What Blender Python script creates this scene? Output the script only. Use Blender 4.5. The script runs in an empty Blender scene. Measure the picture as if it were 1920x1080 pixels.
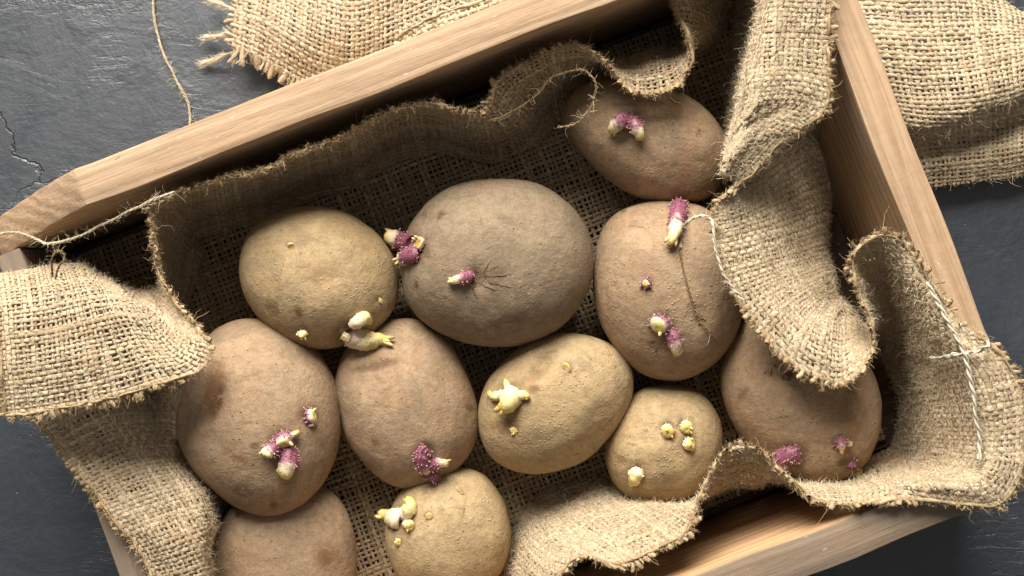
import bpy, math
import numpy as np
from mathutils import Vector
rng = np.random.default_rng(7)
R = math.radians
scene = bpy.context.scene
col = scene.collection

# ------------------------------------------------------------ camera, light, exposure
HC = 0.75                      # camera height above the table (m)
K = 4.54e-4                    # metres per photo pixel per metre of distance
cam = bpy.data.cameras.new('camera'); camo = bpy.data.objects.new('camera', cam); col.objects.link(camo)
camo.location = (0, 0, HC); camo.rotation_euler = (0, 0, 0)
cam.sensor_width = 36; cam.lens = 18.0 / (960 * K)
cam.clip_start = 0.02; cam.clip_end = 20
scene.camera = camo
world = bpy.data.worlds.new('World'); scene.world = world; world.use_nodes = True
bg = world.node_tree.nodes['Background']
bg.inputs[0].default_value = (1.0, 0.97, 0.93, 1); bg.inputs[1].default_value = 0.20
key = bpy.data.lights.new('window_light', 'AREA'); key.shape = 'RECTANGLE'
key.size = 1.5; key.size_y = 1.3; key.energy = 156; key.color = (1.0, 0.95, 0.87)
ko = bpy.data.objects.new('window_light', key); col.objects.link(ko)
ko.location = (-0.36, 1.70, 1.22)
ko.rotation_euler = (Vector((0.0, 0.0, 0.06)) - ko.location).to_track_quat('-Z', 'Y').to_euler()
vs = scene.view_settings
vs.view_transform = 'Standard'; vs.look = 'None'; vs.exposure = 0.0; vs.gamma = 1.0; vs.use_curve_mapping = False
scene.render.engine = 'CYCLES'
scene.cycles.max_bounces = 6; scene.cycles.diffuse_bounces = 4; scene.cycles.glossy_bounces = 2
scene.cycles.transmission_bounces = 2; scene.cycles.transparent_max_bounces = 4
scene.cycles.use_denoising = True

# ------------------------------------------------------------ coordinates
def W(px, py, z):
    """photo pixel at height z (m) -> world point"""
    s = (HC - z) * K
    return np.array([(px - 960.0) * s, -(py - 540.0) * s, z])
def to_px(P):
    P = np.asarray(P, float); s = (HC - P[..., 2]) * K
    return np.stack([960 + P[..., 0] / s, 540 - P[..., 1] / s], -1)
TH = R(21.3)
CU = np.array([math.cos(TH), math.sin(TH), 0.0]); CV = np.array([math.sin(TH), -math.cos(TH), 0.0]); CZ = np.array([0, 0, 1.0])
def crate_pt(u, v, z): return CU * u + CV * v + CZ * z

# ------------------------------------------------------------ small mesh helpers
def nrm(a): return a / np.maximum(np.linalg.norm(a, axis=-1, keepdims=True), 1e-12)
def make_mesh(name, V, F, mat, parent=None, smooth=True, attrs=None, uv=None):
    V = np.asarray(V, np.float32); F = np.asarray(F, np.int32)
    me = bpy.data.meshes.new(name)
    me.vertices.add(len(V)); me.vertices.foreach_set('co', V.ravel())
    n = F.shape[1]
    me.loops.add(F.size); me.loops.foreach_set('vertex_index', F.ravel())
    me.polygons.add(len(F)); me.polygons.foreach_set('loop_start', np.arange(len(F), dtype=np.int32) * n)
    me.update(calc_edges=True)
    if smooth: me.polygons.foreach_set('use_smooth', np.ones(len(F), bool))
    for k, a in (attrs or {}).items():
        a = np.asarray(a, np.float32)
        if a.ndim == 1:
            at = me.attributes.new(k, 'FLOAT', 'POINT'); at.data.foreach_set('value', a)
        else:
            at = me.attributes.new(k, 'FLOAT_COLOR', 'POINT')
            if a.shape[1] == 3: a = np.concatenate([a, np.ones((len(a), 1), np.float32)], 1)
            at.data.foreach_set('color', a.ravel())
    if uv is not None:
        l = me.uv_layers.new(name='UVMap'); l.data.foreach_set('uv', np.asarray(uv, np.float32)[F.ravel()].ravel())
    me.materials.append(mat)
    o = bpy.data.objects.new(name, me); col.objects.link(o)
    if parent is not None: o.parent = parent
    return o
def tag(o, label=None, cat=None, group=None, kind=None):
    if label: o['label'] = label
    if cat: o['category'] = cat
    if group: o['group'] = group
    if kind: o['kind'] = kind
    return o
def empty(name, loc=(0, 0, 0)):
    o = bpy.data.objects.new(name, None); col.objects.link(o); o.location = loc; o.empty_display_size = 0.02
    return o
def cr(P, n, closed=False):
    """Catmull-Rom through P (m,...) sampled at n points"""
    P = np.asarray(P, float); m = len(P)
    if closed:
        t = np.linspace(0, m, n, endpoint=False); i = np.floor(t).astype(int); f = t - i
        g = lambda k: P[(i + k) % m]
    else:
        t = np.linspace(0, m - 1, n); i = np.minimum(np.floor(t).astype(int), m - 2); f = t - i
        Q = np.concatenate([[2 * P[0] - P[1]], P, [2 * P[-1] - P[-2]]])
        g = lambda k: Q[np.clip(i + k + 1, 0, m + 1)]
    f = f.reshape((-1,) + (1,) * (P.ndim - 1))
    a, b, c, d = g(-1), g(0), g(1), g(2)
    return 0.5 * (2 * b + (c - a) * f + (2 * a - 5 * b + 4 * c - d) * f ** 2 + (3 * b - a - 3 * c + d) * f ** 3)
def snoise(n, step, amp):
    """smooth 1-D noise with knots every `step` samples"""
    k = rng.normal(0, amp, int(n / step) + 4)
    return np.interp(np.arange(n) / step, np.arange(len(k)), k)
def tubes(Pth, Nrm, hw, hh, valid, sides):
    """many tubes at once. Pth (y,s,3), hw/hh (y,s) half width and height. -> V,F,uv"""
    y, s, _ = Pth.shape
    T = nrm(np.gradient(Pth, axis=1)); B = nrm(np.cross(T, Nrm)); N2 = np.cross(B, T)
    th = np.arange(sides) * 2 * math.pi / sides + math.pi / sides
    V = (Pth[:, :, None] + B[:, :, None] * (hw[:, :, None] * np.cos(th))[..., None] + N2[:, :, None] * (hh[:, :, None] * np.sin(th))[..., None])
    idx = np.arange(y * s * sides).reshape(y, s, sides)
    a = idx[:, :-1]; b = idx[:, 1:]
    F = np.stack([a, np.roll(a, -1, 2), np.roll(b, -1, 2), b], -1)
    ok = (valid[:, :-1] & valid[:, 1:])
    F = F[ok].reshape(-1, 4)
    d = np.concatenate([np.zeros((y, 1)), np.cumsum(np.linalg.norm(np.diff(Pth, axis=1), axis=-1), 1)], 1)
    uv = np.stack([np.repeat(d[:, :, None], sides, 2) + np.arange(y)[:, None, None] * 0.37, np.broadcast_to(np.arange(sides) / sides, V.shape[:3])], -1)
    V = V.reshape(-1, 3); uv = uv.reshape(-1, 2)
    used = np.zeros(len(V), bool); used[F.ravel()] = True
    remap = np.cumsum(used) - 1
    return V[used], remap[F], uv[used], used
def single_tube(P, rad, sides=8):
    P = np.asarray(P, float)[None]; rad = np.broadcast_to(rad, P.shape[1])[None]
    N = np.broadcast_to(np.array([0.13, 0.21, 0.97]), P.shape)
    V, F, uv, _ = tubes(P, N, rad, rad, np.ones(P.shape[:2], bool), sides)
    return V, F, uv
def fibres(base, d0, length, rad, segs=3, curl=0.6):
    """thin curved fibres: base (n,3), start directions (n,3)"""
    n = len(base)
    pts = np.zeros((n, segs + 1, 3)); pts[:, 0] = base
    d = nrm(d0)
    for k in range(segs):
        d = nrm(d + rng.normal(0, curl / math.sqrt(segs), (n, 3)))
        pts[:, k + 1] = pts[:, k] + d * (length / segs)[:, None]
    T = nrm(np.gradient(pts, axis=1)); side = nrm(np.cross(T, nrm(np.array([0, 0, 1.0]) + rng.normal(0, .35, (n, 1, 3)))))
    w = (rad[:, None] * np.linspace(1, .45, segs + 1))[..., None]
    V = np.stack([pts - side * w, pts + side * w], 2)
    idx = np.arange(n * (segs + 1) * 2).reshape(n, segs + 1, 2)
    F = np.stack([idx[:, :-1, 0], idx[:, :-1, 1], idx[:, 1:, 1], idx[:, 1:, 0]], -1).reshape(-1, 4)
    return V.reshape(-1, 3), F

# ------------------------------------------------------------ materials
class NT:
    def __init__(s, name):
        s.m = bpy.data.materials.new(name); s.m.use_nodes = True; s.t = s.m.node_tree
        s.b = s.t.nodes['Principled BSDF']; s.out = s.t.nodes['Material Output']
    def n(s, typ, **kw):
        nd = s.t.nodes.new(typ)
        for k, v in kw.items():
            if isinstance(k, str) and hasattr(nd, k): setattr(nd, k, v)
        return nd
    def link(s, a, b): s.t.links.new(a, b)
    def noise(s, vec, scale, detail=4, rough=.55, dist=0):
        nd = s.n('ShaderNodeTexNoise'); nd.inputs['Scale'].default_value = scale; nd.inputs['Detail'].default_value = detail
        nd.inputs['Roughness'].default_value = rough; nd.inputs['Distortion'].default_value = dist
        if vec is not None: s.link(vec, nd.inputs['Vector'])
        return nd.outputs['Fac']
    def voro(s, vec, scale, feature='F1', rnd=1):
        nd = s.n('ShaderNodeTexVoronoi', feature=feature); nd.inputs['Scale'].default_value = scale
        nd.inputs['Randomness'].default_value = rnd
        s.link(vec, nd.inputs['Vector']); return nd
    def ramp(s, fac, stops, interp='LINEAR'):
        nd = s.n('ShaderNodeValToRGB'); cr_ = nd.color_ramp; cr_.interpolation = interp
        while len(cr_.elements) < len(stops): cr_.elements.new(0.5)
        for e, (p, c) in zip(cr_.elements, stops):
            e.position = p; e.color = (c, c, c, 1) if not hasattr(c, '__len__') else (*c, 1)
        s.link(fac, nd.inputs[0]); return nd.outputs[0]
    def mix(s, fac, a, b, blend='MIX'):
        nd = s.n('ShaderNodeMix', data_type='RGBA', blend_type=blend)
        for inp, v in ((nd.inputs[0], fac), (nd.inputs[6], a), (nd.inputs[7], b)):
            if isinstance(v, (int, float)): inp.default_value = v
            elif isinstance(v, tuple): inp.default_value = (*v, 1)
            else: s.link(v, inp)
        return nd.outputs[2]
    def math(s, op, a, b=0.0, clamp=False):
        nd = s.n('ShaderNodeMath', operation=op, use_clamp=clamp)
        for inp, v in ((nd.inputs[0], a), (nd.inputs[1], b)):
            if isinstance(v, (int, float)): inp.default_value = v
            else: s.link(v, inp)
        return nd.outputs[0]
    def mapping(s, vec, scale=(1, 1, 1), rot=(0, 0, 0), loc=(0, 0, 0)):
        nd = s.n('ShaderNodeMapping'); nd.inputs['Scale'].default_value = scale; nd.inputs['Rotation'].default_value = rot; nd.inputs['Location'].default_value = loc
        s.link(vec, nd.inputs[0]); return nd.outputs[0]
    def obj(s): return s.n('ShaderNodeTexCoord').outputs['Object']
    def attr(s, name, out='Fac'):
        nd = s.n('ShaderNodeAttribute'); nd.attribute_name = name; return nd.outputs[out]
    def bump(s, h, dist, strength=1.0, prev=None):
        nd = s.n('ShaderNodeBump'); nd.inputs['Distance'].default_value = dist; nd.inputs['Strength'].default_value = strength
        s.link(h, nd.inputs['Height'])
        if prev is not None: s.link(prev, nd.inputs['Normal'])
        return nd.outputs[0]
    def done(s, color, rough=0.8, normal=None, spec=0.3):
        for k, v in (('Base Color', color), ('Roughness', rough)):
            if isinstance(v, (int, float)): s.b.inputs[k].default_value = v
            elif isinstance(v, tuple): s.b.inputs[k].default_value = (*v, 1)
            else: s.link(v, s.b.inputs[k])
        s.b.inputs['Specular IOR Level'].default_value = spec
        if normal is not None: s.link(normal, s.b.inputs['Normal'])
        return s.m

def mat_burlap(name, dark, light, rust):
    t = NT(name); uv = t.n('ShaderNodeTexCoord').outputs['UV']; o = t.obj()
    sep = t.n('ShaderNodeSeparateXYZ'); t.link(uv, sep.inputs[0])
    cmb = t.n('ShaderNodeCombineXYZ')
    t.link(t.math('MULTIPLY', sep.outputs[0], 260), cmb.inputs[0])
    t.link(t.math('ADD', t.math('MULTIPLY', sep.outputs[1], 9.0), t.math('MULTIPLY', sep.outputs[0], 700)), cmb.inputs[1])
    fib = t.noise(cmb.outputs[0], 1.0, 3, .6)
    c = t.mix(t.attr('tone'), dark, light)
    c = t.mix(t.ramp(fib, [(.38, 0.0), (.60, 1.0)]), t.mix(.72, c, tuple(.72 * x for x in dark)), c)
    c = t.mix(t.ramp(t.noise(o, 55, 3), [(.60, 0.0), (.74, .5)]), c, rust)
    nb = t.bump(fib, 0.0010, 1.0)
    return t.done(c, .92, nb, .12)
def mat_fibre(name, a, b):
    t = NT(name); o = t.obj()
    c = t.mix(t.noise(o, 900, 1), a, b)
    return t.done(c, .8, None, .2)
M = {}
M['burlap'] = mat_burlap('jute_weave', (.355, .255, .15), (.68, .56, .388), (.42, .26, .135))
M['fringe'] = mat_burlap('jute_cut_edge', (.34, .225, .115), (.68, .54, .35), (.40, .24, .12))
M['fuzz'] = mat_fibre('jute_fibre', (.42, .32, .19), (.76, .66, .49))
M['fuzz_gold'] = mat_fibre('jute_fibre_golden', (.36, .23, .105), (.68, .52, .30))
M['twine'] = mat_burlap('jute_twine', (.48, .385, .25), (.78, .69, .52), (.5, .38, .22))
M['twine_pale'] = mat_burlap('pale_thread', (.74, .66, .50), (.90, .84, .70), (.74, .64, .48))
M['twine_dark'] = mat_burlap('brown_thread', (.26, .16, .07), (.42, .28, .14), (.3, .17, .07))

def mat_wood(name, pale, grain, dirt, dirt_amt, seed):
    t = NT(name); o = t.obj()
    v = t.mapping(o, (3.0, 55, 55), (0, 0, 0), (seed, seed * .7, seed * .3))
    warp = t.noise(v, 1.0, 3, .5, .4)
    rings = t.n('ShaderNodeTexWave', wave_type='BANDS', bands_direction='DIAGONAL'); rings.inputs['Scale'].default_value = 1.25
    rings.inputs['Distortion'].default_value = 5.5; rings.inputs['Detail'].default_value = 3; rings.inputs['Detail Scale'].default_value = 1.3
    t.link(t.mapping(o, (1.8, 60, 60), (0, 0, 0), (seed * 2, seed, seed)), rings.inputs['Vector'])
    fine = t.noise(t.mapping(o, (22, 900, 900), (0, 0, 0), (seed, 0, 0)), 1.0, 4, .65)
    c = t.mix(t.ramp(rings.outputs[0], [(.25, 0.0), (.95, .75)]), pale, grain)
    c = t.mix(t.ramp(warp, [(.3, 0.0), (.75, .7)]), c, tuple(.5 * (a + b) for a, b in zip(pale, grain)))
    c = t.mix(t.ramp(fine, [(.36, .55), (.54, 0.0)]), c, tuple(.74 * g for g in grain))
    d = t.noise(t.mapping(o, (14, 40, 40), (0, 0, 0), (0, seed, 0)), 1.0, 5, .65)
    c = t.mix(t.ramp(d, [(.5 - dirt_amt * .4, 0.0), (.80 - dirt_amt * .3, .25 + dirt_amt)]), c, dirt)
    fl = t.noise(t.mapping(o, (160, 420, 420)), 1.0, 2, .5)
    c = t.mix(t.ramp(fl, [(.70, 0.0), (.76, .55)]), c, (.66, .56, .45))
    sp = t.noise(o, 330, 2, .5)
    c = t.mix(t.ramp(sp, [(.74, 0.0), (.79, .7)]), c, (.09, .06, .045))
    h = t.math('ADD', t.math('MULTIPLY', fine, .7), t.math('MULTIPLY', rings.outputs[0], .5))
    nb = t.bump(t.noise(o, 120, 4, .6), .0006, .6, t.bump(h, .00045, .8))
    return t.done(c, .68, nb, .25)
M['wood'] = mat_wood('pine_pale', (.49, .34, .215), (.35, .22, .125), (.30, .235, .185), .12, 1.3)
M['wood_b'] = mat_wood('pine_amber', (.56, .365, .20), (.38, .21, .095), (.29, .21, .15), .12, 4.1)
M['wood_floor'] = mat_wood('pine_painted_shade', (.13, .088, .055), (.085, .055, .033), (.06, .045, .035), .3, 2.2)  # deep shade beside the lining, put into the floor boards' colour
M['wood_grey'] = mat_wood('pine_weathered', (.31, .222, .148), (.22, .146, .092), (.21, .17, .135), .5, 7.7)

def mat_table():
    t = NT('slate_plaster'); o = t.obj()
    big = t.noise(o, 6, 4, .6); st = t.noise(t.mapping(o, (17, 30, 1), (0, 0, R(-38))), 1.0, 6, .6, .8)
    st2 = t.noise(t.mapping(o, (44, 26, 1), (0, 0, R(25)), (3, 1, 0)), 1.0, 6, .6, .6)
    fine = t.noise(o, 260, 4, .6); grit = t.noise(o, 1100, 2, .5)
    rough_patch = t.ramp(t.noise(o, 8, 3, .5), [(.50, 0.0), (.62, 1.0)])
    scratch = t.ramp(t.noise(t.mapping(o, (50, 260, 1), (0, 0, R(-40))), 1.0, 4, .6, 1.2), [(.56, 0.0), (.66, 1.0)])
    warp = t.n('ShaderNodeVectorMath', operation='ADD'); nz = t.n('ShaderNodeTexNoise'); nz.inputs['Scale'].default_value = 34; nz.inputs['Detail'].default_value = 5
    sc = t.n('ShaderNodeVectorMath', operation='SCALE'); sc.inputs['Scale'].default_value = .05
    t.link(o, nz.inputs['Vector']); t.link(nz.outputs['Color'], sc.inputs[0]); t.link(o, warp.inputs[0]); t.link(sc.outputs[0], warp.inputs[1])
    ck = t.voro(warp.outputs[0], 10, 'DISTANCE_TO_EDGE').outputs['Distance']
    crack = t.ramp(ck, [(.0, 1.0), (.010, 0.0)])
    vd = t.n('ShaderNodeVectorMath', operation='DISTANCE'); t.link(o, vd.inputs[0]); vd.inputs[1].default_value = tuple(W(20, 290, 0))
    mask = t.math('MULTIPLY', t.ramp(vd.outputs['Value'], [(.03, 1.0), (.075, 0.0)]), t.ramp(t.noise(t.mapping(o, loc=(.31, .12, 0)), 16, 2, .5), [(.40, 0.0), (.50, 1.0)]))
    crack = t.math('MULTIPLY', crack, mask)
    pit = t.math('MULTIPLY', t.ramp(t.voro(o, 170).outputs['Distance'], [(.0, 1.0), (.13, 0.0)]), t.ramp(t.noise(o, 50, 2), [(.56, 0.0), (.63, 1.0)]))
    c = t.mix(t.ramp(big, [(.3, 0.0), (.7, 1.0)]), (.014, .019, .027), (.022, .029, .040))
    c = t.mix(t.ramp(st, [(.4, 0.0), (.7, .5)]), c, (.030, .038, .050))
    c = t.mix(t.ramp(fine, [(.38, .35), (.58, 0.0)]), c, (.013, .016, .020))
    c = t.mix(t.math('MAXIMUM', crack, pit), c, (.008, .009, .011))
    h = t.math('ADD', t.math('MULTIPLY', st, .44), t.math('MULTIPLY', st2, .34))
    h = t.math('ADD', h, t.math('MULTIPLY', t.math('MULTIPLY', fine, rough_patch), .30)); h = t.math('ADD', h, t.math('MULTIPLY', grit, .035))
    h = t.math('ADD', h, t.math('MULTIPLY', fine, .11)); h = t.math('SUBTRACT', h, t.math('MULTIPLY', t.math('MULTIPLY', scratch, rough_patch), .22))
    h = t.math('SUBTRACT', h, t.math('MULTIPLY', crack, .35)); h = t.math('SUBTRACT', h, t.math('MULTIPLY', pit, .25))
    nb = t.bump(h, .0020, 1.0)
    return t.done(c, t.ramp(st2, [(.3, .43), (.7, .52)]), nb, 1.0)
M['table'] = mat_table()

def mat_potato(name, a, b, dust, blush, pimple, seed):
    t = NT(name); o = t.mapping(t.obj(), (1, 1, 1), (0, 0, 0), (seed, seed * 2.1, seed * .7))
    big = t.noise(o, 26, 4, .6, .4); med = t.noise(o, 75, 5, .65, .3); fine = t.noise(o, 850, 3, .6); mid = t.noise(o, 260, 3, .6)
    c = t.mix(t.ramp(big, [(.34, 0.0), (.66, 1.0)]), a, b)
    c = t.mix(t.ramp(t.noise(o, 34, 3, .5), [(.52, 0.0), (.72, .55)]), c, blush)
    c = t.mix(t.ramp(med, [(.38, .0), (.70, .75)]), c, dust)
    c = t.mix(t.ramp(mid, [(.36, .32), (.55, 0.0)]), c, tuple(.55 * x for x in a))
    c = t.mix(t.ramp(fine, [(.36, .26), (.56, 0.0)]), c, tuple(.5 * x for x in a))
    soil = t.noise(t.mapping(o, loc=(3, 7, 1)), 46, 6, .72, .6)
    c = t.mix(t.ramp(soil, [(.53, 0.0), (.60, .55)]), c, tuple(.62 * x for x in dust))
    pale = t.noise(t.mapping(o, loc=(13, 2, 5)), 38, 6, .70, .5)
    c = t.mix(t.ramp(pale, [(.56, 0.0), (.64, .35)]), c, tuple(min(1, 1.28 * x) for x in b))
    c = t.mix(t.ramp(fine, [(.60, .0), (.75, .30)]), c, tuple(min(1, 1.5 * x) for x in dust))
    vo = t.voro(o, 330); dots = t.ramp(vo.outputs['Distance'], [(.10, 1.0), (.24, 0.0)])
    dmask = t.ramp(t.noise(o, 120, 2), [(.55, 0.0), (.64, 1.0)])
    c = t.mix(t.math('MULTIPLY', t.math('MULTIPLY', dots, dmask), .65), c, tuple(.30 * x for x in a))
    vo2 = t.voro(o, 420); pim = t.ramp(vo2.outputs['Distance'], [(.10, 1.0), (.32, 0.0)])
    pm = t.ramp(t.noise(t.mapping(o, loc=(9, 4, 2)), 70, 3), [(.44, 0.0), (.62, 1.0)])
    pimp = t.math('MULTIPLY', pim, pm)
    c = t.mix(t.math('MULTIPLY', pimp, .45 * pimple), c, (.60, .46, .29))
    # bruises and earth stains, plus darker tone in some dents and round sprouts
    mk = t.math('MULTIPLY', t.attr('mark'), t.ramp(t.noise(o, 140, 5, .7), [(.40, .05), (.48, 1.0)]))
    c = t.mix(mk, c, (.085, .045, .022))
    rs = t.math('MULTIPLY', t.attr('rust'), t.ramp(t.noise(o, 110, 5, .7), [(.40, .08), (.50, 1.0)]))
    c = t.mix(rs, c, (.185, .092, .040))
    scf = t.noise(t.mapping(o, (1, 5, 2.4), (0.4, .3, .8)), 42, 5, .6)
    c = t.mix(t.ramp(scf, [(.62, 0.0), (.72, .55)]), c, (.12, .078, .045))
    h = t.math('ADD', t.math('MULTIPLY', fine, .26), t.math('MULTIPLY', mid, .28))
    h = t.math('ADD', h, t.math('MULTIPLY', pimp, .9 * pimple)); h = t.math('SUBTRACT', h, t.math('MULTIPLY', t.math('MULTIPLY', dots, dmask), .5))
    h = t.math('ADD', h, t.math('MULTIPLY', med, 2.0)); h = t.math('ADD', h, t.math('MULTIPLY', soil, .9))
    nb = t.bump(h, .00062, 1.0)
    return t.done(c, .80, nb, .22)

def mat_sprout(name):
    t = NT(name); o = t.obj()
    c = t.mix(t.math('MULTIPLY', t.ramp(t.noise(o, 1100, 3), [(.45, 0.0), (.65, 1.0)]), .22), t.attr('tint', 'Color'), (.40, .16, .14))
    t.b.inputs['Subsurface Weight'].default_value = .25; t.b.inputs['Subsurface Radius'].default_value = (1, .6, .4); t.b.inputs['Subsurface Scale'].default_value = .0012
    return t.done(c, .45, t.bump(t.noise(o, 1300, 3), .0004, .8), .4)
M['sprout'] = mat_sprout('sprout_flesh')
t = NT('dry_scab'); M['scab'] = t.done(t.mix(t.noise(t.obj(), 700, 3), (.045, .028, .018), (.16, .10, .06)), .9, t.bump(t.noise(t.obj(), 900, 3), .0005), .1)

# ------------------------------------------------------------ table
S = 1.6
V = [(-S, -S, 0), (S, -S, 0), (S, S, 0), (-S, S, 0)]
tag(make_mesh('table_top', V, [(0, 1, 2, 3)], M['table'], smooth=False), kind='structure')

# ------------------------------------------------------------ crate
crate = tag(empty('wooden_crate', (0, 0, 0)), 'open pale pine crate holding the potatoes, lined with burlap', 'crate')
crate.rotation_euler = (0, 0, TH)
import bmesh
def board(name, profile, x0y0, axis, length, mat, bevel=.0012, wob=.0006, cuts=26):
    """profile: list of (a,z) outline in board's long-axis/height plane, extruded by `length` across"""
    bm = bmesh.new()
    lo = [bm.verts.new(p) for p in profile]
    f = bm.faces.new(lo)
    r = bmesh.ops.extrude_face_region(bm, geom=[f])
    vs_ = [g for g in r['geom'] if isinstance(g, bmesh.types.BMVert)]
    bmesh.ops.translate(bm, verts=vs_, vec=length)
    bmesh.ops.recalc_face_normals(bm, faces=bm.faces)
    bmesh.ops.bevel(bm, geom=list(bm.edges), offset=bevel, segments=2, affect='EDGES', profile=.6)
    longe = [e for e in bm.edges if e.calc_length() > .03]
    bmesh.ops.subdivide_edges(bm, edges=longe, cuts=cuts, use_grid_fill=True)
    for v in bm.verts:
        q = v.co
        v.co.z += wob * math.sin(q.x * 61 + q.y * 23) + .3 * wob * math.sin(q.x * 240 + 1.3 + q.z * 90)
        v.co.y += wob * math.sin(q.x * 47 + 2 + q.z * 31) + .35 * wob * math.sin(q.x * 310 + q.z * 200)
        v.co.x += wob * math.sin(q.y * 53 + q.z * 40)
    me = bpy.data.meshes.new(name); bm.to_mesh(me); bm.free()
    me.polygons.foreach_set('use_smooth', np.ones(len(me.polygons), bool))
    me.materials.append(mat)
    o = bpy.data.objects.new(name, me); col.objects.link(o); o.parent = crate
    # smooth shading with crisp arrises
    md = o.modifiers.new('crisp', 'EDGE_SPLIT'); md.split_angle = R(38)
    return o
RIM = .12
# local crate axes: x = long axis, y = away from the viewer (photo up-left), z up
def long_board(yo, yi, mat):
    prof = [(-.267, yi, .0), (.2296, yi, .0), (.2296, yi, RIM), (-.196, yi, RIM), (-.267, yi, .0745)]
    return board('side_board', prof, None, None, (0, yo - yi, 0), mat)
b1 = long_board(.1447, .124, M['wood'])
tag(b1, 'pale side board with a sloping cut end')
b2 = long_board(-.2013, -.1803, M['wood_b']); tag(b2, 'amber side board with a grey weathered top edge')
b2.data.materials.append(M['wood_grey'])
for pl in b2.data.polygons:
    if pl.center.z > RIM - .0022 or pl.normal.z > .6: pl.material_index = 1
prof = [(.2088, -.1797, 0), (.2088, .1234, 0), (.2088, .1234, RIM - .0008), (.2088, -.1797, RIM - .0008)]
be = board('end_board', prof, None, None, (.0206, 0, 0), M['wood'])
prof = [(-.2665, -.1797, 0), (-.2665, .1234, 0), (-.2665, .1234, .0835), (-.2665, -.1797, .0835)]
board('end_board', prof, None, None, (.0145, 0, 0), M['wood_grey'])
# grain of the end boards runs along their own length
for o in list(crate.children):
    if o.name.startswith('end_board'):
        o.data.transform(__import__('mathutils').Matrix.Rotation(-math.pi / 2, 4, 'Z')); o.rotation_euler = (0, 0, math.pi / 2)
for i in range(4):
    y0 = -.179 + i * .0758
    prof = [(-.2515, y0, .002), (.2083, y0, .002), (.2083, y0, .010), (-.2515, y0, .010)]
    board('floor_board', prof, None, None, (0, .0735, 0), M['wood_floor'], cuts=6)

# ------------------------------------------------------------ burlap
PITCH = .0027
cloud = []                                  # (px, py, z) of everything that later things can lie on
def sheet(st, pitch=PITCH, maxd=.30):
    """stations of (px,py,z cm) rows -> half-pitch grid G (a,b,3), validity"""
    C = np.array([[W(x, y, z * .01) for x, y, z in row] for row in st])
    return sheet_w(C, pitch, maxd)
def sheet_w(C, pitch=PITCH, maxd=.30):
    D = cr(C, 30 * len(C))
    seg = np.linalg.norm(np.diff(D[:, :3], axis=0), axis=-1).mean(1)
    a = np.concatenate([[0], np.cumsum(seg)])
    n = int(a[-1] / (pitch / 2)) | 1
    ii = np.interp(np.linspace(0, a[-1], n), a, np.arange(len(a)))
    i0 = np.minimum(ii.astype(int), len(D) - 2); f = (ii - i0)[:, None, None]
    D = D[i0] * (1 - f) + D[i0 + 1] * f
    D = np.swapaxes(cr(np.swapaxes(D, 0, 1), 90), 0, 1)
    L = np.concatenate([np.zeros((n, 1)), np.cumsum(np.linalg.norm(np.diff(D, axis=1), axis=-1), 1)], 1)
    m = int(min(maxd, L[:, -1].max()) / (pitch / 2)) | 1
    G = np.zeros((n, m, 3)); ok = np.zeros((n, m), bool)
    dk = np.arange(m) * pitch / 2
    for i in range(n):
        for c in range(3): G[i, :, c] = np.interp(dk, L[i], D[i, :, c])
        ok[i] = dk <= L[i, -1] + 1e-9
        over = dk > L[i, -1]
        if over.any():
            e = nrm(D[i, -1] - D[i, -4]); G[i, over] = D[i, -1] + e * (dk[over] - L[i, -1])[:, None]
    return G, ok
def smooth2(shape, step, amp):
    k = rng.normal(0, amp, (int(shape[0] / step) + 3, int(shape[1] / step) + 3))
    x = np.arange(shape[0]) / step; y = np.arange(shape[1]) / step
    xi = x.astype(int); yi = y.astype(int); fx = (x - xi)[:, None]; fy = (y - yi)[None]
    fx = fx * fx * (3 - 2 * fx); fy = fy * fy * (3 - 2 * fy)
    g = lambda a, b: k[np.ix_(xi + a, yi + b)]
    return g(0, 0) * (1 - fx) * (1 - fy) + g(1, 0) * fx * (1 - fy) + g(0, 1) * (1 - fx) * fy + g(1, 1) * fx * fy
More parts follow.
